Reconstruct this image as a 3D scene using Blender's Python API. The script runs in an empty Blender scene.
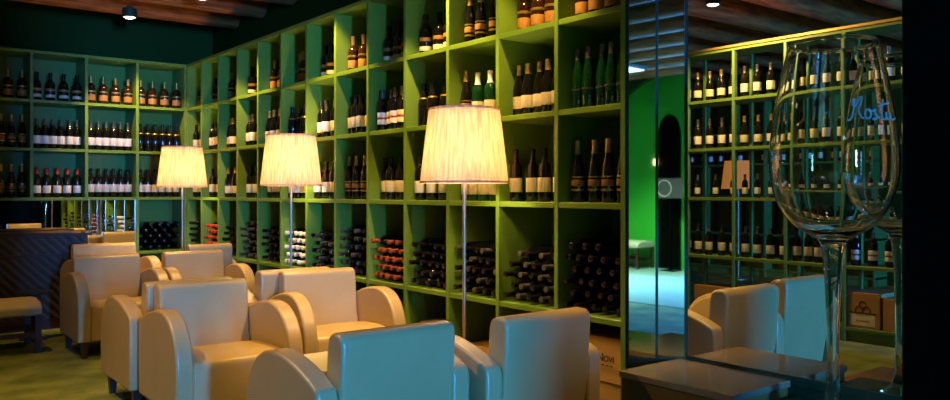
import bpy, bmesh, math, random
from mathutils import Vector, Matrix
random.seed(7)
PI = math.pi
C = bpy.context.scene.collection
SC = bpy.context.scene

# ------------------------------------------------------------------ materials
def mat(name, col, rough=0.5, metal=0.0, spec=0.5, emit=None, es=0.0, noise=None, bump=None, coat=0.0, trans=0.0, ior=1.45):
    m = bpy.data.materials.new(name); m.use_nodes = True
    nt = m.node_tree; b = nt.nodes['Principled BSDF']
    b.inputs['Base Color'].default_value = (*col, 1)
    b.inputs['Roughness'].default_value = rough
    b.inputs['Metallic'].default_value = metal
    b.inputs['Specular IOR Level'].default_value = spec
    b.inputs['Coat Weight'].default_value = coat
    b.inputs['Transmission Weight'].default_value = trans
    b.inputs['IOR'].default_value = ior
    if emit:
        b.inputs['Emission Color'].default_value = (*emit, 1)
        b.inputs['Emission Strength'].default_value = es
    tc = None
    if noise or bump:
        tc = nt.nodes.new('ShaderNodeTexCoord')
    if noise:                      # (scale, second colour, (sx,sy,sz))
        mp = nt.nodes.new('ShaderNodeMapping'); mp.inputs['Scale'].default_value = noise[2] if len(noise) > 2 else (1, 1, 1)
        n = nt.nodes.new('ShaderNodeTexNoise'); n.inputs['Scale'].default_value = noise[0]; n.inputs['Detail'].default_value = 5
        r = nt.nodes.new('ShaderNodeValToRGB')
        r.color_ramp.elements[0].position = 0.35; r.color_ramp.elements[1].position = 0.66
        r.color_ramp.elements[0].color = (*col, 1); r.color_ramp.elements[1].color = (*noise[1], 1)
        nt.links.new(tc.outputs['Object'], mp.inputs['Vector']); nt.links.new(mp.outputs['Vector'], n.inputs['Vector'])
        nt.links.new(n.outputs['Fac'], r.inputs['Fac']); nt.links.new(r.outputs['Color'], b.inputs['Base Color'])
    if bump:                       # (scale, strength)
        n2 = nt.nodes.new('ShaderNodeTexNoise'); n2.inputs['Scale'].default_value = bump[0]; n2.inputs['Detail'].default_value = 4
        bp = nt.nodes.new('ShaderNodeBump'); bp.inputs['Strength'].default_value = bump[1]; bp.inputs['Distance'].default_value = 0.01
        nt.links.new(tc.outputs['Object'], n2.inputs['Vector'])
        nt.links.new(n2.outputs['Fac'], bp.inputs['Height']); nt.links.new(bp.outputs['Normal'], b.inputs['Normal'])
    return m

M = {}
M['shelf'] = mat('green_shelf_paint', (0.125, 0.23, 0.021), 0.40, noise=(3.0, (0.11, 0.20, 0.018)))
M['wall'] = mat('dark_green_wall', (0.013, 0.040, 0.0014), 0.7, spec=0.2, noise=(1.5, (0.011, 0.033, 0.0012)))
M['ceiling'] = mat('dark_ceiling', (0.03, 0.09, 0.012), 0.8, noise=(2.0, (0.024, 0.075, 0.01)))
M['lime'] = mat('vivid_green_wall', (0.02, 0.32, 0.015), 0.7, noise=(1.0, (0.03, 0.38, 0.02)))
M['black'] = mat('black_paint', (0.0018, 0.002, 0.0012), 0.8, spec=0.0, noise=(4, (0.0024, 0.0026, 0.0016)))
M['carpet'] = mat('green_carpet', (0.085, 0.115, 0.030), 0.95, spec=0.1, noise=(3.2, (0.20, 0.235, 0.075)), bump=(90, 0.5))
M['beam'] = mat('rough_brown_timber', (0.42, 0.12, 0.025), 0.7, noise=(7, (0.13, 0.032, 0.007), (0.5, 4, 4)), bump=(14, 0.8))
M['leather'] = mat('cream_leather', (0.37, 0.268, 0.112), 0.33, spec=0.5, noise=(5, (0.40, 0.29, 0.125)), bump=(160, 0.06))
M['wideleather'] = mat('yellow_cream_leather', (0.54, 0.37, 0.13), 0.42, spec=0.4, noise=(5, (0.57, 0.40, 0.15)), bump=(160, 0.06))
M['legwood'] = mat('dark_mahogany', (0.035, 0.010, 0.008), 0.35, noise=(12, (0.055, 0.018, 0.012), (1, 1, 0.2)))
M['benchfab'] = mat('bench_fabric', (0.42, 0.36, 0.22), 0.8, noise=(8, (0.46, 0.40, 0.26)))
M['chrome'] = mat('brushed_steel', (0.50, 0.43, 0.33), 0.42, 0.8, noise=(30, (0.46, 0.39, 0.29), (1, 1, 0.1)))
M['mirror'] = mat('mirror_silver', (0.83, 0.86, 0.83), 0.0, 1.0, noise=(0.6, (0.81, 0.85, 0.82)))
M['darkmirror'] = mat('tinted_mirror', (0.62, 0.72, 0.72), 0.02, 1.0, noise=(0.6, (0.60, 0.71, 0.71)))
M['glassdark'] = mat('dark_bottle_glass', (0.003, 0.003, 0.0025), 0.08, spec=0.6, noise=(20, (0.008, 0.008, 0.006)))
M['glassgreen'] = mat('green_bottle_glass', (0.003, 0.026, 0.007), 0.08, spec=0.6, noise=(20, (0.004, 0.034, 0.010)))
M['glassbrown'] = mat('brown_bottle_glass', (0.016, 0.006, 0.003), 0.08, spec=0.6, noise=(20, (0.022, 0.008, 0.003)))
M['cream'] = mat('cream_paper', (0.66, 0.60, 0.46), 0.7, noise=(40, (0.58, 0.51, 0.38)))
M['white'] = mat('white_paper', (0.78, 0.76, 0.72), 0.7, noise=(40, (0.7, 0.68, 0.64)))
M['amber'] = mat('amber_paper', (0.36, 0.17, 0.04), 0.6, noise=(40, (0.27, 0.12, 0.03)))
M['gold'] = mat('gold_foil', (0.55, 0.36, 0.10), 0.3, 0.8, noise=(30, (0.5, 0.32, 0.09)))
M['red'] = mat('red_foil', (0.42, 0.035, 0.015), 0.4, noise=(30, (0.36, 0.03, 0.013)))
M['orange'] = mat('copper_foil', (0.27, 0.06, 0.02), 0.35, noise=(30, (0.22, 0.05, 0.016)))
M['silverfoil'] = mat('silver_foil', (0.13, 0.12, 0.11), 0.35, 0.6, noise=(30, (0.10, 0.09, 0.085)))
M['blackfoil'] = mat('black_foil', (0.007, 0.005, 0.0045), 0.22, noise=(30, (0.010, 0.007, 0.006)))
M['whitefoil'] = mat('white_foil', (0.74, 0.70, 0.66), 0.45, noise=(30, (0.68, 0.64, 0.6)))
M['crate'] = mat('pine_crate', (0.70, 0.42, 0.12), 0.6, noise=(6, (0.60, 0.35, 0.10), (1, 0.5, 6)))
M['carton'] = mat('tan_carton', (0.36, 0.20, 0.075), 0.75, noise=(9, (0.31, 0.17, 0.06)))
M['ink'] = mat('dark_ink', (0.05, 0.018, 0.008), 0.7, noise=(30, (0.06, 0.02, 0.01)))
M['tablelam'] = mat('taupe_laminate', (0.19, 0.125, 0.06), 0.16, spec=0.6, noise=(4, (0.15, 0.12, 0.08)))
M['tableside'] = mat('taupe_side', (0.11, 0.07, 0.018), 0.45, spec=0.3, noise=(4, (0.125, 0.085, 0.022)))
M['browntable'] = mat('brown_gloss', (0.20, 0.09, 0.025), 0.2, noise=(3, (0.24, 0.11, 0.03), (1, 6, 1)))
M['cocktail'] = mat('pale_glass_top', (0.45, 0.42, 0.32), 0.08, spec=0.7, noise=(2, (0.48, 0.45, 0.35)))
M['plinth'] = mat('dark_green_plinth', (0.006, 0.022, 0.010), 0.3, noise=(4, (0.008, 0.028, 0.012)))
M['darktop'] = mat('dark_teal_top', (0.02, 0.035, 0.035), 0.3, noise=(4, (0.025, 0.04, 0.04)))
M['signgrey'] = mat('grey_board', (0.05, 0.04, 0.034), 0.6, noise=(5, (0.06, 0.048, 0.04)))
M['etch'] = mat('blue_white_etching', (0.10, 0.19, 0.17), 0.5, noise=(20, (0.09, 0.17, 0.15)))
M['spotbody'] = mat('spot_housing', (0.02, 0.035, 0.02), 0.4, noise=(10, (0.025, 0.04, 0.025)))
M['spotlens'] = mat('lit_spot_lens', (1, 0.95, 0.85), 0.3, emit=(1, 0.86, 0.62), es=9, noise=(10, (1, 0.93, 0.8)))
M['sconce'] = mat('lit_wall_lamp_glass', (1, 0.8, 0.5), 0.4, emit=(1, 0.62, 0.25), es=4, noise=(10, (1, 0.78, 0.48)))
M['sky'] = mat('daylight_pane', (0.4, 0.6, 0.8), 0.4, emit=(0.22, 0.6, 1.0), es=45, noise=(1, (0.42, 0.62, 0.82)))
M['panel'] = mat('added_fill_diffuser', (.8, .9, .85), .5, emit=(.75, 1, .88), es=3, noise=(4, (.78, .88, .83)))
M['tiles'] = mat('pale_floor_tiles', (.24, .34, .28), .3, noise=(3, (.20, .30, .24)))
M['brass'] = mat('brushed_brass', (.62, .42, .16), .38, .7, noise=(20, (.56, .37, .13), (1, .1, 1)))
M['exit'] = mat('lit_green_sign', (0.02, 0.5, 0.15), 0.5, emit=(0.02, 0.6, 0.16), es=0.8, noise=(4, (0.03, 0.5, 0.16)))
M['rack'] = mat('green_rack_paint', (0.10, 0.19, 0.04), 0.5, noise=(3, (0.09, 0.17, 0.035)))  # slightly darker, less yellow green than the long shelf

def glass_mat():
    m = bpy.data.materials.new('clear_glass'); m.use_nodes = True
    nt = m.node_tree; nt.nodes.clear()
    o = nt.nodes.new('ShaderNodeOutputMaterial'); g = nt.nodes.new('ShaderNodeBsdfGlass')
    g.inputs['IOR'].default_value = 1.47; g.inputs['Roughness'].default_value = 0.0
    g.inputs['Color'].default_value = (0.97, 0.99, 0.98, 1)
    nt.links.new(g.outputs[0], o.inputs[0]); return m
M['glass'] = glass_mat()

def shade_mat(name, es, col, c0=(0.56, 0.43, 0.30), c1=(0.72, 0.59, 0.43)):
    m = bpy.data.materials.new(name); m.use_nodes = True
    nt = m.node_tree; b = nt.nodes['Principled BSDF']; out = nt.nodes['Material Output']
    tc = nt.nodes.new('ShaderNodeTexCoord'); n = nt.nodes.new('ShaderNodeTexNoise')
    n.inputs['Scale'].default_value = 60; n.inputs['Detail'].default_value = 1
    mp = nt.nodes.new('ShaderNodeMapping'); mp.inputs['Scale'].default_value = (1, 1, 0.0)
    r = nt.nodes.new('ShaderNodeValToRGB')
    r.color_ramp.elements[0].color = (*c0, 1); r.color_ramp.elements[1].color = (*c1, 1)
    r.color_ramp.elements[0].position = 0.35; r.color_ramp.elements[1].position = 0.6
    nt.links.new(tc.outputs['Object'], mp.inputs[0]); nt.links.new(mp.outputs[0], n.inputs['Vector'])
    nt.links.new(n.outputs['Fac'], r.inputs['Fac']); nt.links.new(r.outputs['Color'], b.inputs['Base Color'])
    b.inputs['Roughness'].default_value = 0.9
    tr = nt.nodes.new('ShaderNodeBsdfTranslucent'); nt.links.new(r.outputs['Color'], tr.inputs['Color'])
    mx = nt.nodes.new('ShaderNodeMixShader'); mx.inputs[0].default_value = 0.55
    nt.links.new(b.outputs[0], mx.inputs[1]); nt.links.new(tr.outputs[0], mx.inputs[2]); nt.links.new(mx.outputs[0], out.inputs[0])
    if es > 0:
        b.inputs['Emission Color'].default_value = (*col, 1); b.inputs['Emission Strength'].default_value = es
    return m
M['shade_lit'] = shade_mat('lit_pleated_fabric', 0.0, (1.0, 0.62, 0.30))
M['shade_glow'] = shade_mat('glowing_pleated_fabric', 0.55, (1.0, 0.42, 0.09), (.34, .16, .05), (.42, .21, .07))  # dim lamp glow put in as emission and orange fabric colour

def plank_mat():
    m = bpy.data.materials.new('diagonal_dark_planks'); m.use_nodes = True
    nt = m.node_tree; b = nt.nodes['Principled BSDF']
    tc = nt.nodes.new('ShaderNodeTexCoord'); mp = nt.nodes.new('ShaderNodeMapping')
    mp.inputs['Rotation'].default_value = (0, math.radians(45), 0)
    w = nt.nodes.new('ShaderNodeTexWave'); w.inputs['Scale'].default_value = 5.0; w.inputs['Distortion'].default_value = 0.6
    w.inputs['Detail'].default_value = 2
    r = nt.nodes.new('ShaderNodeValToRGB')
    r.color_ramp.elements[0].color = (0.014, 0.009, 0.006, 1); r.color_ramp.elements[1].color = (0.09, 0.06, 0.042, 1)
    nt.links.new(tc.outputs['Object'], mp.inputs[0]); nt.links.new(mp.outputs[0], w.inputs['Vector'])
    nt.links.new(w.outputs['Fac'], r.inputs['Fac']); nt.links.new(r.outputs['Color'], b.inputs['Base Color'])
    bp = nt.nodes.new('ShaderNodeBump'); bp.inputs['Strength'].default_value = 0.5; bp.inputs['Distance'].default_value = 0.01
    nt.links.new(w.outputs['Fac'], bp.inputs['Height']); nt.links.new(bp.outputs['Normal'], b.inputs['Normal'])
    b.inputs['Roughness'].default_value = 0.4
    return m
M['planks'] = plank_mat()

# ------------------------------------------------------------------ mesh helpers
def BM(): return bmesh.new()
def bx(bm, x0, x1, y0, y1, z0, z1):
    v = [bm.verts.new((x, y, z)) for z in (z0, z1) for y in (y0, y1) for x in (x0, x1)]
    for f in ((0, 2, 3, 1), (4, 5, 7, 6), (0, 1, 5, 4), (2, 6, 7, 3), (0, 4, 6, 2), (1, 3, 7, 5)):
        bm.faces.new([v[i] for i in f])
def lathe(bm, prof, seg=24, cx=0, cy=0, pleat=0.0):
    rings = []
    for r, z in prof:
        if r < 1e-6: rings.append([bm.verts.new((cx, cy, z))]); continue
        ring = []
        for k in range(seg):
            a = 2*PI*k/seg; rr = r*(1+pleat*(1 if k % 2 else -1))
            ring.append(bm.verts.new((cx+rr*math.cos(a), cy+rr*math.sin(a), z)))
        rings.append(ring)
    for a, b in zip(rings, rings[1:]):
        for k in range(seg):
            k2 = (k+1) % seg
            if len(a) == 1 and len(b) == 1: continue
            if len(a) == 1: bm.faces.new((a[0], b[k2], b[k]))
            elif len(b) == 1: bm.faces.new((a[k], a[k2], b[0]))
            else: bm.faces.new((a[k], a[k2], b[k2], b[k]))
def prism(bm, prof, a0, a1, axis='x'):
    # profile in the plane across the axis: axis x -> (y,z), axis y -> (x,z), axis z -> (x,y)
    def P(p, a):
        if axis == 'x': return (a, p[0], p[1])
        if axis == 'y': return (p[0], a, p[1])
        return (p[0], p[1], a)
    A = [bm.verts.new(P(p, a0)) for p in prof]; B = [bm.verts.new(P(p, a1)) for p in prof]
    n = len(prof)
    for i in range(n): bm.faces.new((A[i], A[(i+1) % n], B[(i+1) % n], B[i]))
    bm.faces.new(A[::-1]); bm.faces.new(B)
def tube(bm, pts, r, seg=8, cap=True):
    rings = []; n = len(pts); pts = [Vector(p) for p in pts]
    for i, p in enumerate(pts):
        d = (pts[min(i+1, n-1)] - pts[max(i-1, 0)]).normalized()
        u = d.orthogonal().normalized() if i == 0 else (u - d*u.dot(d)).normalized()
        w = d.cross(u); rr = r[i] if isinstance(r, (list, tuple)) else r
        rings.append([bm.verts.new(p + (u*math.cos(2*PI*k/seg) + w*math.sin(2*PI*k/seg))*rr) for k in range(seg)])
    for a, b in zip(rings, rings[1:]):
        for k in range(seg): bm.faces.new((a[k], a[(k+1) % seg], b[(k+1) % seg], b[k]))
    if cap: bm.faces.new(rings[0][::-1]); bm.faces.new(rings[-1])
def obj(name, bm, m, parent=None, bevel=0, smooth=None, bseg=3):
    bmesh.ops.recalc_face_normals(bm, faces=bm.faces[:])
    me = bpy.data.meshes.new(name); bm.to_mesh(me); bm.free()
    if isinstance(m, str): m = M[m]
    me.materials.append(m)
    o = bpy.data.objects.new(name, me); C.objects.link(o)
    if parent: o.parent = parent
    if smooth is not None:
        for p in me.polygons: p.use_smooth = True
        me.set_sharp_from_angle(angle=math.radians(smooth))
    if bevel:
        b = o.modifiers.new('bevel', 'BEVEL'); b.width = bevel; b.segments = bseg; b.limit_method = 'ANGLE'
        b.angle_limit = math.radians(38); b.harden_normals = False
    return o
def tag(o, label, cat, group=None):
    o['label'] = label; o['category'] = cat
    if group: o['group'] = group
    return o
def thing(name, label, cat, loc=(0, 0, 0), rz=0.0, group=None):
    o = bpy.data.objects.new(name, None); C.objects.link(o)
    o.empty_display_size = 0.05
    o.location = loc; o.rotation_euler = (0, 0, rz)
    return tag(o, label, cat, group)
def struct(name, bm, m, parent=None, **k):
    o = obj(name, bm, m, parent, **k)
    if not parent: o['kind'] = 'structure'
    return o
KIDS = {}
def kids(o):
    return KIDS.setdefault(o.name, [c for c in bpy.data.objects if c.parent == o])
def dup(root, loc, rot=(0, 0, 0), label=None, group=None, scale=(1, 1, 1)):
    r = root.copy(); C.objects.link(r); r.location = loc; r.rotation_euler = rot; r.scale = scale
    if label: r['label'] = label
    if group: r['group'] = group
    for c in kids(root):
        d = c.copy(); C.objects.link(d); d.parent = r
        for g in kids(c):
            e = g.copy(); C.objects.link(e); e.parent = d
    return r
ORD = ['first', 'second', 'third', 'fourth', 'fifth', 'sixth', 'seventh', 'eighth', 'ninth', 'tenth', 'eleventh', 'twelfth', 'thirteenth']

# ------------------------------------------------------------------ layout (metres; x towards the bottle wall, y along it)
H = 1.28                                       # camera height
XS, YS = 2.99, 8.93                            # fronts of the long and the end shelving
XW, YW = 3.45, 9.38                            # walls behind them
Y0, P = 2.617, 0.4875                          # near end of the long shelving, bay pitch
ZB = [0.11, 0.635, 1.21, 1.70, 2.18, 2.665]    # heights of boards (centres)
T = 0.03

# ------------------------------------------------------------------ room shell
XM, YM = 3.20, 2.426                           # plane of the big mirror and its left end
XL, YF = -4.9, -5.7                            # far side wall and the wall behind the camera
b = BM(); bx(b, XL-.15, 3.7, YF-.3, 9.6, -0.1, 0.0); struct('floor', b, 'carpet')
b = BM(); bx(b, XL-.15, 3.7, YF-.3, 9.6, 3.36, 3.46); struct('ceiling', b, 'ceiling')
b = BM(); bx(b, XW, XW+0.15, Y0+.004, 9.5, 0, 3.36); struct('wall_right', b, 'wall')
b = BM(); prism(b, [(XS+.012, Y0+.003), (XW+.15, Y0+.003), (XW+.15, 1.41), (XM+.012, 1.41), (XM+.012, YM+.006)], 0, 3.36, 'z'); struct('wall_mirror', b, 'plinth')
b = BM(); bx(b, XM-.012, XW+0.15, YF, 1.405, 0, 3.36); struct('wall_near', b, 'black')
b = BM(); bx(b, XL+.1, XW, YW, YW+0.15, 0, 3.36); struct('wall_back', b, 'wall')
b = BM(); bx(b, XL-.1, XL, YF, 9.5, 0, 3.36); struct('wall_left', b, 'wall')
# vivid green wall behind the camera with a window
b = BM()
wx0, wx1, wz0, wz1, wy = -0.42, 0.02, 0.95, 2.45, YF
bx(b, XL, wx0, wy-0.2, wy, 0, 3.36); bx(b, wx1, XW, wy-0.2, wy, 0, 3.36)
bx(b, wx0, wx1, wy-0.2, wy, 0, wz0); bx(b, wx0, wx1, wy-0.2, wy, wz1, 3.36)
struct('wall_front', b, 'lime')
b = BM()
for x in (wx0, wx1-0.05): bx(b, x, x+0.05, wy-0.14, wy-0.06, wz0, wz1)
for z in (wz0, wz1-0.05): bx(b, wx0, wx1, wy-0.135, wy-0.065, z, z+0.05)
w = struct('window_1', b, 'black')
b = BM(); bx(b, wx0, wx1, wy-0.17, wy-0.15, wz0, wz1); obj('pane', b, 'sky', w)
b = BM(); bx(b, 1.19, 1.51, -1.5, -1.2, 0, 3.36); struct('column', b, 'wall')  # added unseen blocker, shades the right half of the near chair back
b = BM(); bx(b, -.10, .43, -.9, -.6, 0, 3.36); struct('column', b, 'wall')  # added unseen blocker, keeps window light off the bench and counter
b = BM(); bx(b, XL, XM-.012, YF, -1.9, 0, 0.006); struct('floor_tiles', b, 'tiles')
# arched bay in front of the green wall, behind the camera
b = BM()
xc, hw, zs, rise = -1.2, 2.45, 1.5, 1.82
arc = [(xc+hw*math.cos(a), zs+rise*math.sin(a)) for a in [PI*i/28 for i in range(29)]]
prof = [(XW-.3, 0), (xc+hw, 0)] + arc + [(xc-hw, 0), (XL, 0.0), (XL, 3.36), (XW-.3, 3.36)]
prism(b, prof, YF+.36, YF+.48, 'y'); struct('trim_1', b, 'wall')
b = BM()
dx0, dx1, dzs = -2.43, -2.0, 2.2
xc2, r2 = (dx0+dx1)/2, (dx1-dx0)/2
arc = [(xc2+r2*math.cos(PI*i/16), dzs+0.36*math.sin(PI*i/16)) for i in range(17)]
prism(b, [(dx1, 0)] + arc + [(dx0, 0)], YF-.002, YF+.03, 'y'); struct('doorway_shade_1', b, 'black')  # black slab stands in for the shade inside an open archway
# beams across the room
yb = -4.9; k = 0
while yb < 9.3:
    b = BM()
    j = [random.uniform(-0.02, 0.02) for _ in range(8)]
    pr = []
    for i in range(10):
        a = 2*PI*i/10+PI/10
        pr.append((yb+0.155*math.cos(a)*(1+j[i % 8]*2), 3.24+0.16*math.sin(a)*(1+j[(i*3) % 8]*2)))
    prism(b, pr, XL, XW, 'x')
    o = obj('ceiling_beam', b, 'beam', smooth=50); k += 1
    o['kind'] = 'structure'
    yb += 0.715

# ------------------------------------------------------------------ shelving
def wine_shelf(name, label, axis, a_edges, f, d, boards=ZB, back=True, m='shelf', sign=1, skip_row4=None):
    """axis 'y': bays along y, front at x=f, depth d in +x (sign) ; axis 'x': bays along x, front at y=f."""
    t = thing(name, label, 'shelf', (0, 0, 0))
    lo, hi = min(a_edges)-T/2, max(a_edges)+T/2
    def put(bm, a0, a1, d0, d1, z0, z1):
        q0, q1 = sorted((f+sign*d0, f+sign*d1))
        if axis == 'y': bx(bm, q0, q1, a0, a1, z0, z1)
        else: bx(bm, a0, a1, q0, q1, z0, z1)
    for z in boards:
        b = BM(); put(b, lo, hi, 0.004, d, z-T/2, z+T/2); obj('shelf_board', b, m, t, bevel=0.002, bseg=1)
    ztop = boards[-1]+T/2
    for a in a_edges:
        if not back and name == 'open_wine_rack':
            for d0, d1 in ((0.0, 0.045), (d-0.045, d)):
                b = BM(); put(b, a-T/2, a+T/2, d0, d1, 0.0, ztop-T); obj('post', b, m, t, bevel=0.002, bseg=1)
            continue
        b = BM()
        if skip_row4 and a < skip_row4-0.01:
            for (za, zb) in ((0.0, boards[1]-T/2), (boards[2]+T/2, ztop-T)):
                put(b, a-T/2, a+T/2, 0.0, d, za, zb)
        else:
            put(b, a-T/2, a+T/2, 0.0, d, 0.0, ztop-T)
        obj('divider', b, m, t, bevel=0.002, bseg=1)
    if back:
        b = BM(); put(b, lo, hi, d, d+0.012, 0.0, ztop); obj('back_panel', b, m, t)
    b = BM(); put(b, lo, hi, 0.03, 0.05, 0.0, boards[0]-T/2); obj('kickboard', b, m, t)
    return t
edges_r = [Y0+P*i for i in range(14)]
edges_r[0] = Y0+0.022
edges_r[-1] = YS-0.018
wine_shelf('wine_shelf', 'long floor-to-beam green wine shelf of square bays along the right side', 'y', edges_r, XS, 0.42)
edges_b = [2.977-0.4985*i for i in range(6)][::-1]
edges_b[-1] = 2.985
wine_shelf('wine_shelf', 'green wine shelf across the far end behind the bar counter', 'x', edges_b, YS, 0.42, skip_row4=edges_b[-2])
XR = 2*XM-6.78
edges_d = [2.95+0.545*i for i in range(6)]
wine_shelf('open_wine_rack', 'open-backed green bottle rack seen only reflected in the large mirror', 'y', edges_d, XR, 0.34, back=False, sign=-1, m='rack')
XF = -4.5
edges_f = [5.2+0.545*i for i in range(7)]
b = BM(); bx(b, XR-.30, XR+.012, edges_d[0]-.02, edges_d[-1]+.02, ZB[-1]+T/2, ZB[-1]+T/2+.022); obj('top_trim', b, 'brass', bpy.data.objects['open_wine_rack'])
wine_shelf('wine_shelf', 'distant dim green shelf seen through the open rack in the mirror', 'y', edges_f, XF, 0.34, sign=-1, m='rack')

# mirror strip in the end shelving, mirrored return, big mirror
b = BM(); bx(b, edges_b[0], edges_b[-2]-T/2, YS+0.02, YS+0.03, ZB[1]+T/2, ZB[2]-T/2)
tag(obj('bar_mirror', b, 'mirror'), 'long low mirror set into the end shelf behind the bar counter', 'mirror')
def slab(bm, p, q, th, z0, z1, off=0.0):
    # upright slab from p to q in plan, thickness th behind its face
    p, q = Vector((*p, 0)), Vector((*q, 0)); d = (q-p).normalized(); n = Vector((-d.y, d.x, 0))
    prism(bm, [tuple((p+n*off).xy), tuple((q+n*off).xy), tuple((q+n*(off+th)).xy), tuple((p+n*(off+th)).xy)], z0, z1, 'z')
def mirror_panel(label, p, q, z0, z1, name='mirror_panel', m='darkmirror'):
    t = thing(name, label, 'mirror')
    p, q = Vector(p), Vector(q); d = (q-p).normalized(); e = .006
    b = BM(); slab(b, p+d*e, q-d*e, .006, z0, z1); obj('mirror_glass', b, m, t)
    for u, v, za, zb_ in ((p, p+d*e, z0, z1), (q-d*e, q, z0, z1), (p, q, z0-.04, z0)):
        b = BM(); slab(b, u, v, .012, za, zb_, -.006); obj('frame_strip', b, 'plinth', t)
    return t
pa, pb = Vector((XS+.006, Y0-.004)), Vector((XM, YM)); pm = pa*.497+pb*.503
mirror_panel('narrow tall splayed mirror strip next to the end of the bottle shelf', pa, pm, .48, 3.3)
mirror_panel('narrow tall splayed mirror strip against the large wall mirror', pm, pb, .48, 3.3)
mirror_panel('large wall mirror behind the giant wine glass, reflecting racks and chairs', (XM, YM-.002), (XM, 1.41), .495, 3.3, 'wall_mirror', 'mirror')

# dark plinth under the mirror
b = BM(); bx(b, 2.66, XM-0.014, 0.95, 1.845, 0.0, 0.42)
tag(obj('display_plinth', b, 'plinth', bevel=0.006), 'low dark green plinth under the mirror carrying the giant glass', 'plinth')
# block coffee table against the mirror
t = thing('block_table', 'low taupe block table with glossy top against the mirror corner', 'table', (2.96, 2.155, 0))
b = BM(); bx(b, -0.215, 0.215, -0.29, 0.29, 0.45, 0.48); obj('table_top', b, 'tablelam', t, bevel=0.004)
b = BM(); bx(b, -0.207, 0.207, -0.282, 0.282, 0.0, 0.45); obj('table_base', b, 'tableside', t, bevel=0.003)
t = thing('block_table', 'low glossy brown block table by the bottom edge, visible reflected in the mirror', 'table', (2.36, 1.72, 0))
b = BM(); bx(b, -0.24, 0.24, -0.28, 0.28, 0.34, 0.37); obj('table_top', b, 'browntable', t, bevel=0.004)
b = BM(); bx(b, -0.23, 0.23, -0.27, 0.27, 0.0, 0.34); obj('table_base', b, 'browntable', t, bevel=0.003)

# ------------------------------------------------------------------ bottles
def bottle_profile(kind):
    if kind == 'claret': return [(0, 0), (.034, 0), (.0375, .006), (.0375, .185), (.034, .205), (.020, .225), (.0150, .240), (.0140, .285), (.0155, .287), (.0155, .298), (.013, .300), (0, .300)]
    if kind == 'burgundy': return [(0, 0), (.037, 0), (.040, .006), (.040, .150), (.036, .180), (.024, .215), (.0160, .245), (.0145, .285), (.016, .287), (.016, .298), (.013, .300), (0, .300)]
    if kind == 'spirit': return [(0, 0), (.040, 0), (.044, .006), (.044, .160), (.040, .185), (.024, .205), (.0165, .215), (.0165, .255), (.019, .257), (.019, .285), (.015, .287), (0, .287)]
    if kind == 'slim': return [(0, 0), (.032, 0), (.035, .006), (.035, .150), (.032, .185), (.021, .235), (.0145, .275), (.0135, .310), (.0150, .312), (.0150, .326), (.012, .328), (0, .328)]
def radius_at(pr, z):
    for (r0, z0), (r1, z1) in zip(pr, pr[1:]):
        if z0 <= z <= z1 and z1 > z0: return r0+(r1-r0)*(z-z0)/(z1-z0)
    return pr[-1][0]
PROTO = []
def bottle_proto(name, kind, gm, look, caps, labels):
    pr = bottle_profile(kind)
    b = BM(); lathe(b, pr, 16)
    t = obj(name, b, gm, smooth=40); tag(t, look, 'bottle'); t['look'] = look
    for z0, z1, lm in labels:
        b = BM(); r = max(radius_at(pr, z0), radius_at(pr, z1))+.0008
        lathe(b, [(radius_at(pr, z0)+.0003, z0), (r, z0+.001), (radius_at(pr, z1)+.001, z1)], 16)
        obj('label', b, lm, t, smooth=40)
    z0 = caps[0]; b = BM()
    zz = [z0] + [z for r, z in pr if z > z0]
    lathe(b, [(radius_at(pr, z)+.001, z) for z in zz[:-1]] + [(.012, pr[-1][1]+.001), (0, pr[-1][1]+.001)], 16)
    obj('capsule', b, caps[1], t, smooth=40)
    del t['look']
    PROTO.append(t); t['_look'] = look
    return t
BT = {
 'cream':  bottle_proto('wine_bottle', 'claret', 'glassdark', 'cream-labelled dark wine', (.235, 'blackfoil'), [(.055, .135, 'cream')]),
 'white':  bottle_proto('wine_bottle', 'claret', 'glassdark', 'white-labelled dark wine', (.235, 'silverfoil'), [(.050, .130, 'white')]),
 'burg':   bottle_proto('wine_bottle', 'burgundy', 'glassdark', 'sloping dark wine', (.240, 'gold'), [(.045, .115, 'cream')]),
 'redlab': bottle_proto('wine_bottle', 'claret', 'glassdark', 'red-banded dark wine', (.235, 'silverfoil'), [(.050, .085, 'white'), (.085, .100, 'red'), (.100, .135, 'white')]),
 'plain':  bottle_proto('wine_bottle', 'burgundy', 'glassdark', 'plain dark wine', (.235, 'blackfoil'), [(.190, .200, 'gold')]),
 'dark':   bottle_proto('wine_bottle', 'slim', 'glassdark', 'gold-flecked slim dark', (.255, 'gold'), [(.060, .072, 'gold'), (.085, .120, 'amber'), (.130, .138, 'gold')]),
 'green':  bottle_proto('wine_bottle', 'claret', 'glassgreen', 'pale-labelled green wine', (.225, 'whitefoil'), [(.040, .120, 'cream')]),
 'greens': bottle_proto('wine_bottle', 'slim', 'glassgreen', 'silver-topped slim green', (.265, 'silverfoil'), [(.060, .085, 'glassgreen'), (.100, .112, 'silverfoil')]),
 'spirit': bottle_proto('spirit_bottle', 'spirit', 'glassbrown', 'amber-labelled stout spirit', (.215, 'gold'), [(.035, .095, 'amber'), (.120, .135, 'gold')]),
 'spirit2': bottle_proto('spirit_bottle', 'spirit', 'glassdark', 'cream-banded stout dark spirit', (.215, 'blackfoil'), [(.035, .065, 'cream'), (.100, .125, 'amber')]),
 'redcap': bottle_proto('wine_bottle', 'claret', 'glassdark', 'red-capped pale-labelled wine', (.235, 'red'), [(.045, .120, 'white')]),
}
LOOK = {k: o['_look'] for k, o in BT.items()}
for o in BT.values(): del o['_look']
FIRST = dict(BT)
for o in BT.values(): kids(o)
N = {'standing': 0, 'lying': 0}
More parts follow.
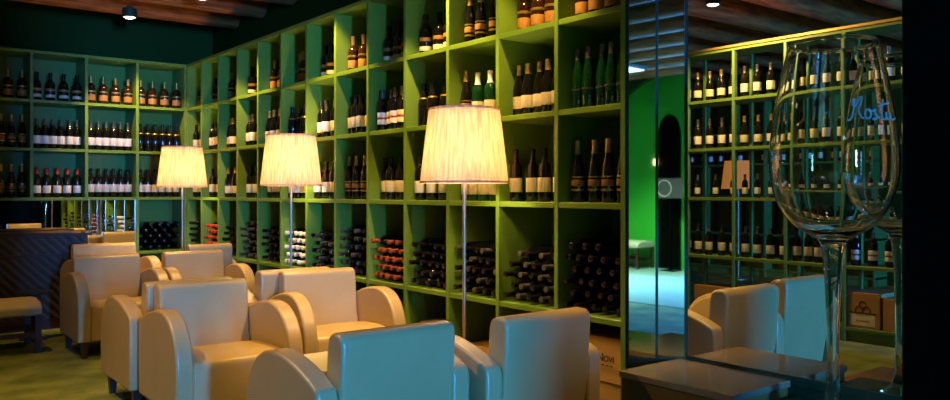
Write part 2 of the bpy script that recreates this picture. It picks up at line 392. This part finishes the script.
def put_bottle(style, loc, rot, label, group, sz=1.0):
    p = BT[style]
    if style in FIRST:
        o = FIRST.pop(style); o.location = loc; o.rotation_euler = rot; o['label'] = label; o['group'] = group; o.scale = (sz, sz, sz)
    else:
        o = dup(p, loc, rot, label, group, (sz, sz, sz))
    return o
ROWN = {0: 'bottom', 1: 'fourth', 2: 'third', 3: 'second', 4: 'top'}
def row_of(style, n, a0, a1, depth, z, axis, front, sign, colname, rown, where, group, leftpos, sz=1.0, jit=0.012):
    """stand n bottles across a bay; leftpos +1 when image-left is +axis"""
    w = a1-a0-T
    for i in range(n):
        u = (i+0.5)/n
        a = a0+T/2+0.05+(w-0.10)*(i/(n-1) if n > 1 else 0.5)
        s = style[i % len(style)] if isinstance(style, (list, tuple)) else style
        dd = depth+random.uniform(-jit, jit)
        q = front+sign*dd
        idx = (n-1-i) if leftpos > 0 else i
        lab = f"{LOOK[s]} bottle, {ORD[idx]} from left, {rown} row, {colname}, {where}"
        loc = (q, a, z+T/2) if axis == 'y' else (a, q, z+T/2)
        put_bottle(s, loc, (0, 0, random.uniform(0, 6.28)), lab, group, sz)
        N['standing'] += 1
# long shelf ; column 0 is the nearest (at the mirror)
rows = {
 4: [('spirit', 4), ('spirit', 4), ('dark', 4), ('spirit2', 4), ('spirit2', 4), ('spirit', 4), ('spirit2', 4), ('spirit', 4), ('spirit', 4), ('spirit2', 3), ('spirit', 3), ('spirit2', 3), ('spirit', 3)],
 3: [('greens', 5), ('burg', 5), (['green', 'green', 'green', 'dark'], 4), ('plain', 4), ('redlab', 5), ('cream', 5), ('white', 4), ('plain', 4), ('burg', 4), ('white', 4), ('burg', 4), ('cream', 4), ('cream', 3)],
 2: [('dark', 4), ('cream', 4), ('green', 5), ('white', 4), ('cream', 4), ('dark', 4), ('cream', 4), ('white', 4), ('cream', 4), ('white', 4), ('burg', 4), (['green', 'cream', 'cream', 'cream'], 3), ('cream', 3)],
}
NEAR = "right shelf"
for r, spec in rows.items():
    for c, (st, n) in enumerate(spec):
        row_of(st, n, edges_r[c], edges_r[c+1], 0.14 if r == 4 else 0.10, ZB[r], 'y', XS, 1, f"{ORD[c]} column from mirror", ROWN[r], NEAR, 'bottles standing on the right shelf', +1, jit=0.02)
# end shelf ; columns from the left of the shelf (leftmost seen = second bay)
spec_b = {4: [('spirit', 3), ('spirit', 4), ('spirit2', 4), ('spirit', 4), ('spirit', 4)],
          3: [('dark', 4), ('dark', 5), ('white', 6), ('white', 6), ('plain', 6)],
          2: [('cream', 4), ('dark', 5), ('redcap', 5), ('cream', 6), ('cream', 6)]}
for r, spec in spec_b.items():
    for c, (st, n) in enumerate(spec):
        if c == 0: continue
        row_of(st, n, edges_b[c], edges_b[c+1], 0.12, ZB[r], 'x', YS, 1, f"{ORD[4-c]} column from corner", ROWN[r], 'end shelf', 'bottles standing on the end shelf', -1)
# rack reflected in the mirror: image-left in the mirror is +y
spec_d = {4: [('white', 4), ('cream', 4), ('white', 4), ('burg', 4), ('cream', 4)],
          3: [('white', 4), ('cream', 4), ('burg', 4), ('white', 4), ('white', 4)],
          2: [('white', 4), ('cream', 4), ('white', 4), ('white', 3), ('cream', 3)],
          1: [('redlab', 4), ('cream', 5), ('white', 4), ('white', 4), ('cream', 4)]}
for r, spec in spec_d.items():
    for c, (st, n) in enumerate(spec):
        row_of(st, n, edges_d[c], edges_d[c+1], 0.10, ZB[r], 'y', XR, -1, f"{ORD[4-c]} bay from left", ROWN[r], 'reflected rack', 'bottles on the reflected open rack', +1, sz=.76 if r == 2 else 1.0)
# far shelf through the rack
for c in range(6):
    row_of('white', 3, edges_f[c], edges_f[c+1], 0.10, ZB[3], 'y', XF, -1, f"{ORD[5-c]} bay from left", 'second', 'distant reflected shelf', 'bottles on the distant shelf', +1)

# lying bottles: cork ends point into the room
LY = {}
def lying_proto(key, capm, look):
    pr = bottle_profile('claret'); b = BM()
    lathe(b, pr, 12)
    o = obj('cellared_bottle', b, 'glassdark', smooth=40)
    b = BM(); lathe(b, [(.0165, .232), (.0152, .245), (.0150, .285), (.0165, .287), (.0165, .300), (.012, .302), (0, .302)], 12)
    obj('capsule', b, capm, o, smooth=40)
    tag(o, look, 'lying bottle'); LY[key] = [o, look, False]; kids(o)
lying_proto('black', 'blackfoil', 'black-capped dark'); lying_proto('red', 'red', 'red-capped dark'); lying_proto('orange', 'orange', 'copper-capped dark')
lying_proto('white', 'whitefoil', 'white-capped dark'); lying_proto('silver', 'silverfoil', 'silver-capped dark')
LAY = ['bottom', 'second', 'third', 'fourth', 'fifth', 'sixth']
def lay(key, loc, rot, label, group):
    o, look, used = LY[key]
    if not used:
        LY[key][2] = True; o.location = loc; o.rotation_euler = rot; o['label'] = label; o['group'] = group
    else: dup(o, loc, rot, label, group)
    N['lying'] += 1
def stack(key, a0, a1, z, axis, front, layers, colname, where, group, leftpos, depth=0.36):
    w = a1-a0-T; n0 = 5; pitch = (w-0.084)/(n0-1); dz = math.sqrt(max(.0762**2-(pitch/2)**2, 1e-4))
    for L in range(layers):
        n = n0 if L % 2 == 0 else n0-1
        miss = set()
        if L == layers-1: miss = {random.randrange(n)} if n > 2 else set()
        row = [i for i in range(n) if i not in miss]
        for kk, i in enumerate(row):
            a = a0+T/2+0.042+pitch*(i+(0.5 if L % 2 else 0))
            dd = depth+random.uniform(-0.02, 0.02)
            zz = z+T/2+0.0385+L*dz
            idx = (len(row)-1-kk) if leftpos > 0 else kk
            kx = key if isinstance(key, str) else key[(L+i) % len(key)]
            lab = f"{LY[kx][1]} bottle lying {ORD[idx]} from left, {LAY[L]} layer, {colname}, {where}"
            if axis == 'y': lay(kx, (front+dd, a, zz), (0, -PI/2, 0), lab, group)
            else: lay(kx, (a, front+dd, zz), (PI/2, 0, 0), lab, group)
keys = ['black', ['black', 'silver'], ['black', 'black', 'silver'], 'black', 'orange', ['silver', 'black'], ['black', 'silver'], 'white', 'black', ['silver', 'black'], 'black', 'red', 'black']
lays = [6, 5, 5, 5, 5, 6, 5, 5, 5, 6, 5, 5, 5]
for c in range(13):
    stack(keys[c], edges_r[c], edges_r[c+1], ZB[1], 'y', XS, lays[c], f"{ORD[c]} column from mirror", NEAR, 'bottles lying in the right shelf', +1, depth=0.325)
stack('black', edges_b[4], edges_b[5], ZB[1], 'x', YS, 5, "corner bay", 'end shelf', 'bottles lying in the end shelf', -1)

# crates in the bottom bays
def crate(loc, sx, sy, sz, label, letters=False, m='crate', group=None):
    t = thing('wine_crate', label, 'crate', loc, 0, group)
    b = BM(); bx(b, 0, sx, -sy/2, sy/2, 0, sz); obj('crate_box', b, m, t, bevel=0.003, bseg=1)
    b = BM(); bx(b, -0.0, sx, -sy/2, sy/2, sz, sz+0.006); obj('lid', b, m, t)
    if letters:
        b = BM()
        for txt, size, dz, dy in (('T', .060, .105, .120), ('ILLA', .043, .105, .085), ('N', .060, .105, -.020), ('OVI', .043, .105, -.065)):
            cu = bpy.data.curves.new('lettering', 'FONT'); cu.body = txt; cu.size = size; cu.extrude = 0.0008
            o = bpy.data.objects.new('lettering', cu); C.objects.link(o)
            me = bpy.data.meshes.new_from_object(o); bpy.data.objects.remove(o)
            me.transform(Matrix.Translation((-0.001, dy, dz)) @ Matrix.Rotation(-PI/2, 4, 'Z') @ Matrix.Rotation(PI/2, 4, 'X'))
            b.from_mesh(me)
        obj('lettering', b, 'ink', t)
        b = BM()
        for i in range(9): bx(b, -0.002, 0.0005, 0.115-i*0.028-0.018, 0.115-i*0.028, 0.084, 0.089)
        obj('small_print', b, 'ink', t)
    return t
zb = ZB[0]+T/2
crate((XS+0.05, Y0+P/2+0.01, zb), 0.33, 0.425, 0.185, 'lower plain wooden wine crate in the bay next to the mirror')
crate((XS+0.045, Y0+P/2+0.01, zb+0.195), 0.33, 0.425, 0.205, 'pine wine crate with dark lettering at the mirror end of the bottom row', True)
for c, hgt, cap in ((1, 0.30, 'wooden wine crate in the bottom row, second bay from the mirror'), (2, 0.20, 'short wooden wine crate in the bottom row, third bay from mirror'), (3, 0.28, 'wooden wine crate in the bottom row, fourth bay from mirror'), (5, 0.24, 'wooden wine crate in the bottom row, sixth bay from the mirror')):
    crate((XS+0.08, (edges_r[c]+edges_r[c+1])/2, zb), 0.30, 0.36, hgt, cap)
# cartons on the rack seen in the mirror (fronts face +x)
def carton(y, z, w, d, h, label, emblem=False):
    t = thing('carton', label, 'box', (XR-0.03, y, z))
    b = BM(); bx(b, -d, 0, -w/2, w/2, 0, h); obj('carton_box', b, 'carton', t, bevel=0.003, bseg=1)
    if emblem:
        b = BM(); bx(b, 0, 0.001, -w*0.36, w*0.36, 0.02, 0.12); obj('paper_label', b, 'cream', t)
        b = BM(); bx(b, 0.001, 0.002, -w*0.20, w*0.20, 0.055, 0.068); obj('label_print', b, 'carton', t)
        b = BM(); s = 0.055; zc = 0.165
        for ang in (0, 2*PI/3*0.9, -2*PI/3*0.9):
            pts = []
            for i in range(25):
                a = 2*PI*i/24; rx, rz = 0.55*s*math.sin(a), s*(1-math.cos(a))*0.6
                pts.append((0.002, rx*math.cos(ang)-rz*math.sin(ang), zc+rx*math.sin(ang)+rz*math.cos(ang)))
            tube(b, pts, 0.0035, 5)
        bx(b, 0, 0.003, -w*0.40, w*0.40, 0.124, 0.134)
        obj('emblem', b, 'ink', t)
    return t
carton((edges_d[0]+edges_d[1])/2+0.12, zb, 0.29, 0.26, 0.30, 'tan carton with looped emblem over a pale label, reflected at bottom right', True)
carton((edges_d[0]+edges_d[1])/2-0.16, zb, 0.22, 0.24, 0.27, 'plain tan carton right of the emblem carton in the mirror')
carton((edges_d[1]+edges_d[2])/2+0.05, zb, 0.34, 0.26, 0.33, 'plain tan carton behind the blue chair back in the mirror')
carton((edges_d[3]+edges_d[4])/2, zb, 0.40, 0.26, 0.22, 'wide low tan carton at the left of the reflected rack')
# lit exit sign glimpsed through the rack
b = BM(); bx(b, XL, XL+.04, 4.0, 4.34, 1.62, 1.80)
tag(obj('exit_sign', b, 'exit'), 'small glowing green sign seen through the giant glass in the mirror', 'sign')

# ------------------------------------------------------------------ armchairs
def make_chair(lm='leather', name='armchair'):
    t = thing(name, 'x', 'armchair')
    # local: front = +y
    b = BM()
    prism(b, [(-.285, .13), (-.335, .45), (-.352, .70), (-.346, .735), (-.325, .750), (-.275, .752), (-.243, .738), (-.232, .70), (-.205, .44), (-.185, .40), (-.185, .13)], -.262, .262, 'x')
    obj('backrest', b, lm, t, bevel=.015, smooth=40, bseg=4)
    b = BM()
    prism(b, [(-.20, .13), (-.20, .385), (-.05, .405), (.12, .412), (.24, .408), (.295, .392), (.312, .36), (.305, .13)], -.258, .258, 'x')
    obj('seat', b, lm, t, bevel=.012, smooth=40)
    pr = [(-.325, .13), (-.330, .52), (-.318, .555), (-.25, .585), (-.15, .617), (-.05, .638), (.04, .646), (.10, .642), (.16, .628), (.215, .602), (.262, .562), (.30, .508), (.325, .445), (.336, .37), (.338, .30), (.328, .13)]
    for s in (-1, 1):
        b = BM(); x0, x1 = sorted((s*.262, s*.352)); prism(b, pr, x0, x1, 'x')
        obj('armrest', b, lm, t, bevel=.014, smooth=40, bseg=4)
    for sx in (-1, 1):
        for y in (-.26, .27):
            b = BM(); cx = sx*.295
            v = []
            for (h, z) in ((.017, 0), (.027, .135)):
                for dx, dy in ((-1, -1), (1, -1), (1, 1), (-1, 1)): v.append(b.verts.new((cx+dx*h, y+dy*h, z)))
            for i in range(4): b.faces.new((v[i], v[(i+1) % 4], v[4+(i+1) % 4], v[4+i]))
            b.faces.new(v[:4][::-1]); b.faces.new(v[4:])
            obj('leg', b, 'legwood', t)
    return t
ch = make_chair(); kids(ch)
chairs = [
 (1.71, 2.98, 0, 'cream armchair seen from behind, its back all blue-lit, bottom centre foreground'),
 (2.425, 2.90, 0, 'cream armchair seen from behind beside the bottle shelf, half blue half olive back'),
 (1.69, 4.48, 180, 'cream armchair facing the glass table, grey-lit back, left of the pair'),
 (2.55, 4.72, 176, 'tan cream armchair facing the glass table, right of the pair, nearest the shelf'),
 (1.66, 5.20, 0, 'cream armchair showing only one arm, back to back behind the left-hand front seat'),
 (2.46, 5.44, 0, 'cream armchair back to back with the right-hand facing seat, mostly hidden'),
 (1.77, 7.00, 180, 'cream armchair with dark legs fully in view at left of the group'),
 (2.49, 6.98, 179, 'pinkish cream armchair in the far row, nearer the shelf'),
]
for i, (x, y, rz, lab) in enumerate(chairs):
    if i == 0: ch.location = (x, y, 0); ch.rotation_euler = (0, 0, math.radians(rz)); ch['label'] = lab; ch['group'] = 'cream lounge armchairs'
    else: dup(ch, (x, y, 0), (0, 0, math.radians(rz)), lab, 'cream lounge armchairs', (.965 if i == 1 else 1, 1, 1))
dup(ch, (2.70, 7.72, 0), (0, 0, math.radians(0)), 'cream armchair whose back top peeks behind the far pinkish seat', 'cream lounge armchairs', scale=(.78, 1, 1.06))
cw = make_chair('wideleather'); kids(cw); cw['label'] = 'wide yellow armchair behind the left-hand seat, near the bar'; cw['group'] = 'cream lounge armchairs'
cw.location = (1.93, 7.74, 0); cw.rotation_euler = (0, 0, math.radians(180)); cw.scale = (1.04, 1.0, 1.07)

# ------------------------------------------------------------------ floor lamps
def make_lamp(shade='shade_lit'):
    t = thing('floor_lamp', 'x', 'lamp')
    b = BM(); lathe(b, [(0, 0), (.125, 0), (.125, .012), (.110, .020), (.012, .028), (0, .028)], 32); obj('base', b, 'chrome', t, smooth=40)
    b = BM(); lathe(b, [(0, .025), (.010, .025), (.010, 1.56), (0, 1.56)], 12); obj('pole', b, 'chrome', t, smooth=60)
    z0, z1, r0, r1 = 1.328, 1.735, .240, .192
    b = BM(); n = 120
    lathe(b, [(r0, z0), (r0*.75+r1*.25, z0+.105), (r0*.5+r1*.5, z0+.21), (r1, z1), (r1-.004, z1), (r0*.5+r1*.5-.004, z0+.21), (r0-.004, z0), (r0, z0)], n, pleat=.006)
    sh = obj('lamp_shade', b, shade, t)
    for zz, rr in ((z0, r0), (z1-.012, r1)):
        b = BM(); lathe(b, [(rr+.002, zz), (rr+.003, zz), (rr+.003, zz+.012), (rr+.002, zz+.012), (rr+.002, zz)], 60)
        obj('trim_ring', b, shade, sh)
    b = BM()
    for k in range(3):
        a = 2*PI*k/3; tube(b, [(0, 0, 1.545), (r1*.98*math.cos(a), r1*.98*math.sin(a), 1.72)], .003, 6)
    obj('shade_carrier', b, 'chrome', t)
    b = BM(); lathe(b, [(0, 1.56), (.014, 1.57), (.030, 1.60), (.032, 1.625), (.02, 1.65), (0, 1.655)], 16); obj('bulb', b, 'sconce', t, smooth=60)
    return t
lp = make_lamp(); kids(lp)
for c_ in kids(lp): kids(c_)
LAMPS = [(2.68, 3.50, 'lit floor lamp with pleated shade, largest of the three, nearest the mirror'),
         (2.83, 5.97, 'lit floor lamp with pleated shade, middle of the three along the shelf'),
         (2.71, 8.21, 'lit floor lamp with pleated shade in the corner by the end shelf')]
for i, (x, y, lab) in enumerate(LAMPS):
    if i == 0: lp.location = (x, y, 0); lp['label'] = lab; lp['group'] = 'lit floor lamps along the shelf'
    else: dup(lp, (x, y, 0), (0, 0, 0), lab, 'lit floor lamps along the shelf')
lo_ = make_lamp('shade_glow'); lo_.location = (-3.95, 6.91, 0); lo_['label'] = 'dim floor lamp seen through the rack in the mirror'

# ------------------------------------------------------------------ tables, bench, bar
t = thing('cocktail_table', 'low oblong table with pale glossy top between the front armchairs', 'table', (2.07, 3.575, 0))
b = BM(); bx(b, -.31, .31, -.21, .21, .43, .45); obj('table_top', b, 'cocktail', t, bevel=.003)
b = BM(); bx(b, -.05, .05, -.05, .05, .02, .43); obj('pedestal', b, 'legwood', t)
b = BM(); bx(b, -.20, .20, -.20, .20, 0, .02); obj('foot', b, 'legwood', t, bevel=.003)
t = thing('side_table', 'small round dark pedestal table between bench and armchair', 'table', (1.33, 7.90, 0))
b = BM(); lathe(b, [(0, .395), (.14, .395), (.15, .405), (.15, .415), (.14, .42), (0, .42)], 28); obj('table_top', b, 'darktop', t, smooth=40)
b = BM(); lathe(b, [(0, .02), (.022, .02), (.022, .396), (0, .396)], 12); obj('pedestal', b, 'legwood', t, smooth=60)
b = BM(); lathe(b, [(0, 0), (.12, 0), (.115, .012), (.03, .025), (0, .025)], 28); obj('foot', b, 'darktop', t, smooth=40)
def bench(x0, x1, y0, y1, label, z=0.39):
    t = thing('upholstered_bench', label, 'bench', ((x0+x1)/2, (y0+y1)/2, 0)); w, d = (x1-x0)/2, (y1-y0)/2
    b = BM(); prism(b, [(-d, z-.09), (-d, z-.02), (-d*.7, z+.015), (0, z+.03), (d*.7, z+.015), (d, z-.02), (d, z-.09)], -w, w, 'x'); obj('seat', b, 'benchfab', t, bevel=.02, smooth=40)
    for sx in (-1, 1):
        for sy in (-1, 1):
            b = BM(); bx(b, sx*(w-.03)-.022, sx*(w-.03)+.022, sy*(d-.03)-.022, sy*(d-.03)+.022, 0, z-.085); obj('leg', b, 'legwood', t)
    b = BM(); bx(b, -(w-.05), w-.05, -d+.02, -d+.045, .13, .165); obj('stretcher', b, 'legwood', t)
    b = BM(); bx(b, -(w-.05), w-.05, d-.045, d-.02, .13, .165); obj('stretcher', b, 'legwood', t)
    b = BM(); bx(b, w-.045, w-.02, -d+.05, d-.05, .13, .165); obj('stretcher', b, 'legwood', t)
bench(0.05, 1.27, 7.18, 7.70, 'low upholstered bench with dark legs at the left edge')
bench(-4.0, -2.5, YF+.02, YF+.50, 'pale bench against the vivid green wall, seen in the mirror strip', 0.44)
t = thing('bar_counter', 'dark bar counter with diagonal plank front at far left', 'counter', (0.6, 8.55, 0))
b = BM(); bx(b, -1.2, 1.27, -.16, .22, .0, .865); obj('counter_front', b, 'planks', t)
b = BM(); bx(b, -1.23, 1.30, -.20, .25, .865, .90); obj('counter_top', b, 'legwood', t, bevel=.004)
b = BM(); bx(b, -1.2, 1.27, -.175, -.155, .0, .10); obj('kick_rail', b, 'legwood', t)
b = BM(); bx(b, -1.2, 1.27, -.175, -.155, .67, .70); obj('moulding', b, 'legwood', t)

# freestanding sign and wall lamp behind the camera
t = thing('sign_stand', 'grey sign board with pale ring on a post, reflected in the corner mirror', 'sign', (-2.0, YF+.30, 0))
b = BM(); bx(b, -.015, .015, -.015, .015, .02, 1.2); obj('post', b, 'black', t)
b = BM(); bx(b, -.13, .13, -.13, .13, 0, .02); obj('foot', b, 'black', t)
b = BM(); bx(b, -.24, .24, .015, .035, 1.18, 1.50); obj('board', b, 'signgrey', t)
b = BM(); tube(b, [(-.10+.13*math.cos(2*PI*i/24), .037, 1.34+.13*math.sin(2*PI*i/24)) for i in range(25)], .006, 6); obj('ring', b, 'cream', t)
t = thing('wall_lamp', 'tiny glowing wall lamp beside the dark archway in the mirror strip', 'lamp', (-2.46, YF, 1.70), PI/2)
b = BM(); bx(b, 0, .02, -.03, .03, 0, .14); obj('back_plate', b, 'chrome', t)
b = BM(); lathe(b, [(0, .02), (.03, .03), (.04, .08), (.03, .13), (0, .14)], 14, cx=.06); obj('globe', b, 'sconce', t, smooth=60)

# ------------------------------------------------------------------ giant wine glass with script
GX, GY, GZ = 2.92, 1.545, 0.421
outer = [(.0, .0), (.20, .0), (.205, .004), (.198, .010), (.12, .022), (.06, .045), (.036, .085), (.029, .15), (.027, .30), (.029, .45), (.034, .58), (.040, .67), (.050, .735), (.066, .765),
         (.110, .785), (.160, .815), (.205, .862), (.235, .915), (.254, .975), (.262, 1.035), (.2615, 1.10), (.254, 1.18), (.240, 1.27), (.220, 1.37), (.198, 1.46), (.180, 1.525)]
inner = [(.176, 1.525), (.194, 1.46), (.216, 1.37), (.236, 1.27), (.250, 1.18), (.2575, 1.10), (.258, 1.035), (.250, .975), (.231, .918), (.201, .868), (.155, .822), (.105, .795), (.05, .780), (0, .775)]
def smoothprof(p, sub=3):
    out = []
    for i in range(len(p)-1):
        p0, p1, p2, p3 = p[max(i-1, 0)], p[i], p[i+1], p[min(i+2, len(p)-1)]
        for k in range(sub):
            t_ = k/sub
            q = [0.5*((2*p1[j])+(-p0[j]+p2[j])*t_+(2*p0[j]-5*p1[j]+4*p2[j]-p3[j])*t_**2+(-p0[j]+3*p1[j]-3*p2[j]+p3[j])*t_**3) for j in (0, 1)]
            out.append((max(q[0], 0), q[1]))
    out.append(p[-1]); return out
KG = .92
def zmap(z): return z if z < .6 else (.6+(z-.6)*.045/.07 if z < .67 else .645+(z-.67)*(.895/.855))
outer = [(r*KG*.935, zmap(z)*KG) for r, z in outer]; inner = [(r*KG*.935, zmap(z)*KG) for r, z in inner]
so, si = smoothprof(outer[4:]), smoothprof(inner)
g = thing('wine_glass', 'giant clear wine glass with etched script standing before the mirror', 'wine glass', (GX, GY, GZ))
b = BM(); lathe(b, outer[:4] + so + [(.178*KG*.935, 1.543*KG)] + si, 96); obj('glass_body', b, 'glass', g, smooth=60)
# script: letter strokes in (u along surface, v up) units
strokes = [
 [(0, 0), (.06, .02), (.12, .16), (.17, .40), (.20, .60), (.19, .66), (.15, .60), (.14, .50), (.17, .42), (.22, .46), (.30, .62), (.36, .72), (.38, .66), (.34, .52), (.28, .38), (.28, .24), (.34, .10), (.40, .06)],
 [(.52, .34), (.46, .30), (.43, .18), (.46, .07), (.53, .06), (.58, .16), (.57, .28), (.52, .34), (.58, .30), (.66, .28)],
 [(.66, .28), (.70, .34), (.69, .22), (.73, .12), (.69, .03), (.62, .05), (.72, .06), (.80, .12)],
 [(.94, .66), (.89, .42), (.86, .20), (.87, .06), (.92, .04), (.98, .12)], [(.78, .44), (.92, .50), (1.08, .56)],
 [(.98, .26), (.97, .10), (1.01, .05), (1.07, .14), (1.08, .26), (1.08, .10), (1.13, .05), (1.20, .10)],
]
cam_dir = math.atan2(-GY, -GX)                    # azimuth from glass towards the seats in front of it
b = BM()
for st in strokes:
    st = smoothprof([(p[0]+1e-9, p[1]) for p in st], 4)
    pts = []
    for u, v in st:
        zz = (1.205+v*.125)*KG
        rr = radius_at(outer, zz)
        ang = cam_dir + math.asin(min(.97, .215+u*.60))
        pts.append(((rr+.0015)*math.cos(ang), (rr+.0015)*math.sin(ang), zz))
    tube(b, pts, .0036, 6)
obj('etched_script', b, 'etch', g)

# ------------------------------------------------------------------ spots
def spot(x, y, tx, ty, tz, energy, label, ang=75, col=(1, .58, .17)):
    t = thing('spotlight', label, 'spotlight', (x, y, 2.985), 0, 'ceiling spotlights on the beams')
    b = BM(); lathe(b, [(0, .11), (.03, .11), (.03, .085), (.066, .083), (.070, .07), (.070, 0.0), (.060, -.005), (.050, .01), (0, .02)], 20); obj('housing', b, 'spotbody', t, smooth=40)
    b = BM(); lathe(b, [(0, .012), (.05, .006), (.05, -.002), (.03, -.012), (0, -.015)], 20); obj('lens', b, 'spotlens', t, smooth=60)
    l = bpy.data.lights.new('spot_beam', 'SPOT'); l.energy = energy; l.color = col; l.spot_size = math.radians(ang); l.spot_blend = 0.5; l.shadow_soft_size = 0.03
    o = bpy.data.objects.new('spot_beam', l); C.objects.link(o)
    o.location = (x, y, 2.955); d = Vector((tx-x, ty-y, tz-2.955)); o.rotation_euler = d.to_track_quat('-Z', 'Y').to_euler()
    return o
SP = [
 (2.22, 8.27, 2.6, 9.0, 1.1, 170, 'ceiling spotlight on the beam above the end shelf, upper left'),
 (2.50, 7.06, 2.95, 7.2, 1.0, 230, 'ceiling spotlight cut by the top edge, right of the upper left one'),
 (2.62, 5.40, 3.0, 5.5, 1.0, 220, 'ceiling spotlight above the middle of the long shelf'),
 (2.62, 4.10, 3.0, 4.1, 1.0, 240, 'ceiling spotlight above the facing armchairs'),
 (2.62, 3.10, 3.0, 3.5, 1.1, 130, 'ceiling spotlight above the foreground armchairs, nearest the mirror'),
 (2.85, 1.20, 2.98, 2.30, 0.45, 85, 'added unseen ceiling spotlight brightening the block table by the mirror', 34),  # added unseen spot to brighten the table corner
 (0.16, 4.43, -.35, 4.0, 1.6, 210, 'ceiling spotlight above the open rack, seen in the mirror', 150),
 (0.70, 7.00, 1.6, 6.7, 0.35, 66, 'ceiling spotlight above the left of the seating group', 75, (1, .5, .11)),
 (0.75, 5.10, 1.6, 4.5, 0.35, 66, 'ceiling spotlight above the left facing armchair', 75, (1, .5, .11)),
]
for s in SP: spot(*s)
# lamps: bulbs inside the shades
for x, y, _ in LAMPS:
    l = bpy.data.lights.new('lamp_bulb', 'POINT'); l.energy = 30; l.color = (1, .70, .36); l.shadow_soft_size = 0.05
    o = bpy.data.objects.new('lamp_bulb', l); C.objects.link(o); o.location = (x, y, 1.52)
# daylight through the window behind the camera
l = bpy.data.lights.new('window_daylight', 'AREA'); l.shape = 'RECTANGLE'; l.size = wx1-wx0; l.size_y = wz1-wz0; l.energy = 820; l.color = (.035, .30, 1.0); l.spread = math.radians(140)
o = bpy.data.objects.new('window_daylight', l); C.objects.link(o)
o.location = ((wx0+wx1)/2, wy-0.02, (wz0+wz1)/2); o.rotation_euler = (PI/2, 0, 0)
o.rotation_euler = Vector((0, 1, 0)).to_track_quat('-Z', 'Z').to_euler()

t = thing('added_fill_panel', 'added cool white fill light panel, unseen behind the camera', 'light', (-1.9, -3.6, 3.05))  # added fill panel, brightens the floor and green wall behind the camera
b = BM(); bx(b, -.42, .42, -.42, .42, 0, .05); obj('housing', b, 'spotbody', t)
b = BM(); bx(b, -.38, .38, -.38, .38, -.006, 0); obj('diffuser', b, 'panel', t)
l = bpy.data.lights.new('added_fill_light', 'AREA'); l.size = .76; l.energy = 190; l.color = (.66, 1.0, .80); l.spread = math.radians(110)
o = bpy.data.objects.new('added_fill_light', l); C.objects.link(o); o.location = (-1.9, -3.6, 3.03)
# world: nearly dark room
w = bpy.data.worlds.new('World'); SC.world = w; w.use_nodes = True
w.node_tree.nodes['Background'].inputs[0].default_value = (0.25, 0.5, 0.4, 1)
w.node_tree.nodes['Background'].inputs[1].default_value = 0.004

# ------------------------------------------------------------------ camera
cam = bpy.data.cameras.new('camera'); cam.sensor_width = 36; cam.lens = 807/950*36; cam.shift_y = -8/950; cam.clip_start = 0.02
co = bpy.data.objects.new('camera', cam); C.objects.link(co); co.location = (0, 0, H); co.rotation_euler = (PI/2, 0, math.radians(-38.2))
SC.camera = co
SC.view_settings.view_transform = 'Standard'; SC.view_settings.look = 'None'; SC.view_settings.gamma = 1; SC.view_settings.use_curve_mapping = False
SC.view_settings.exposure = 0.25
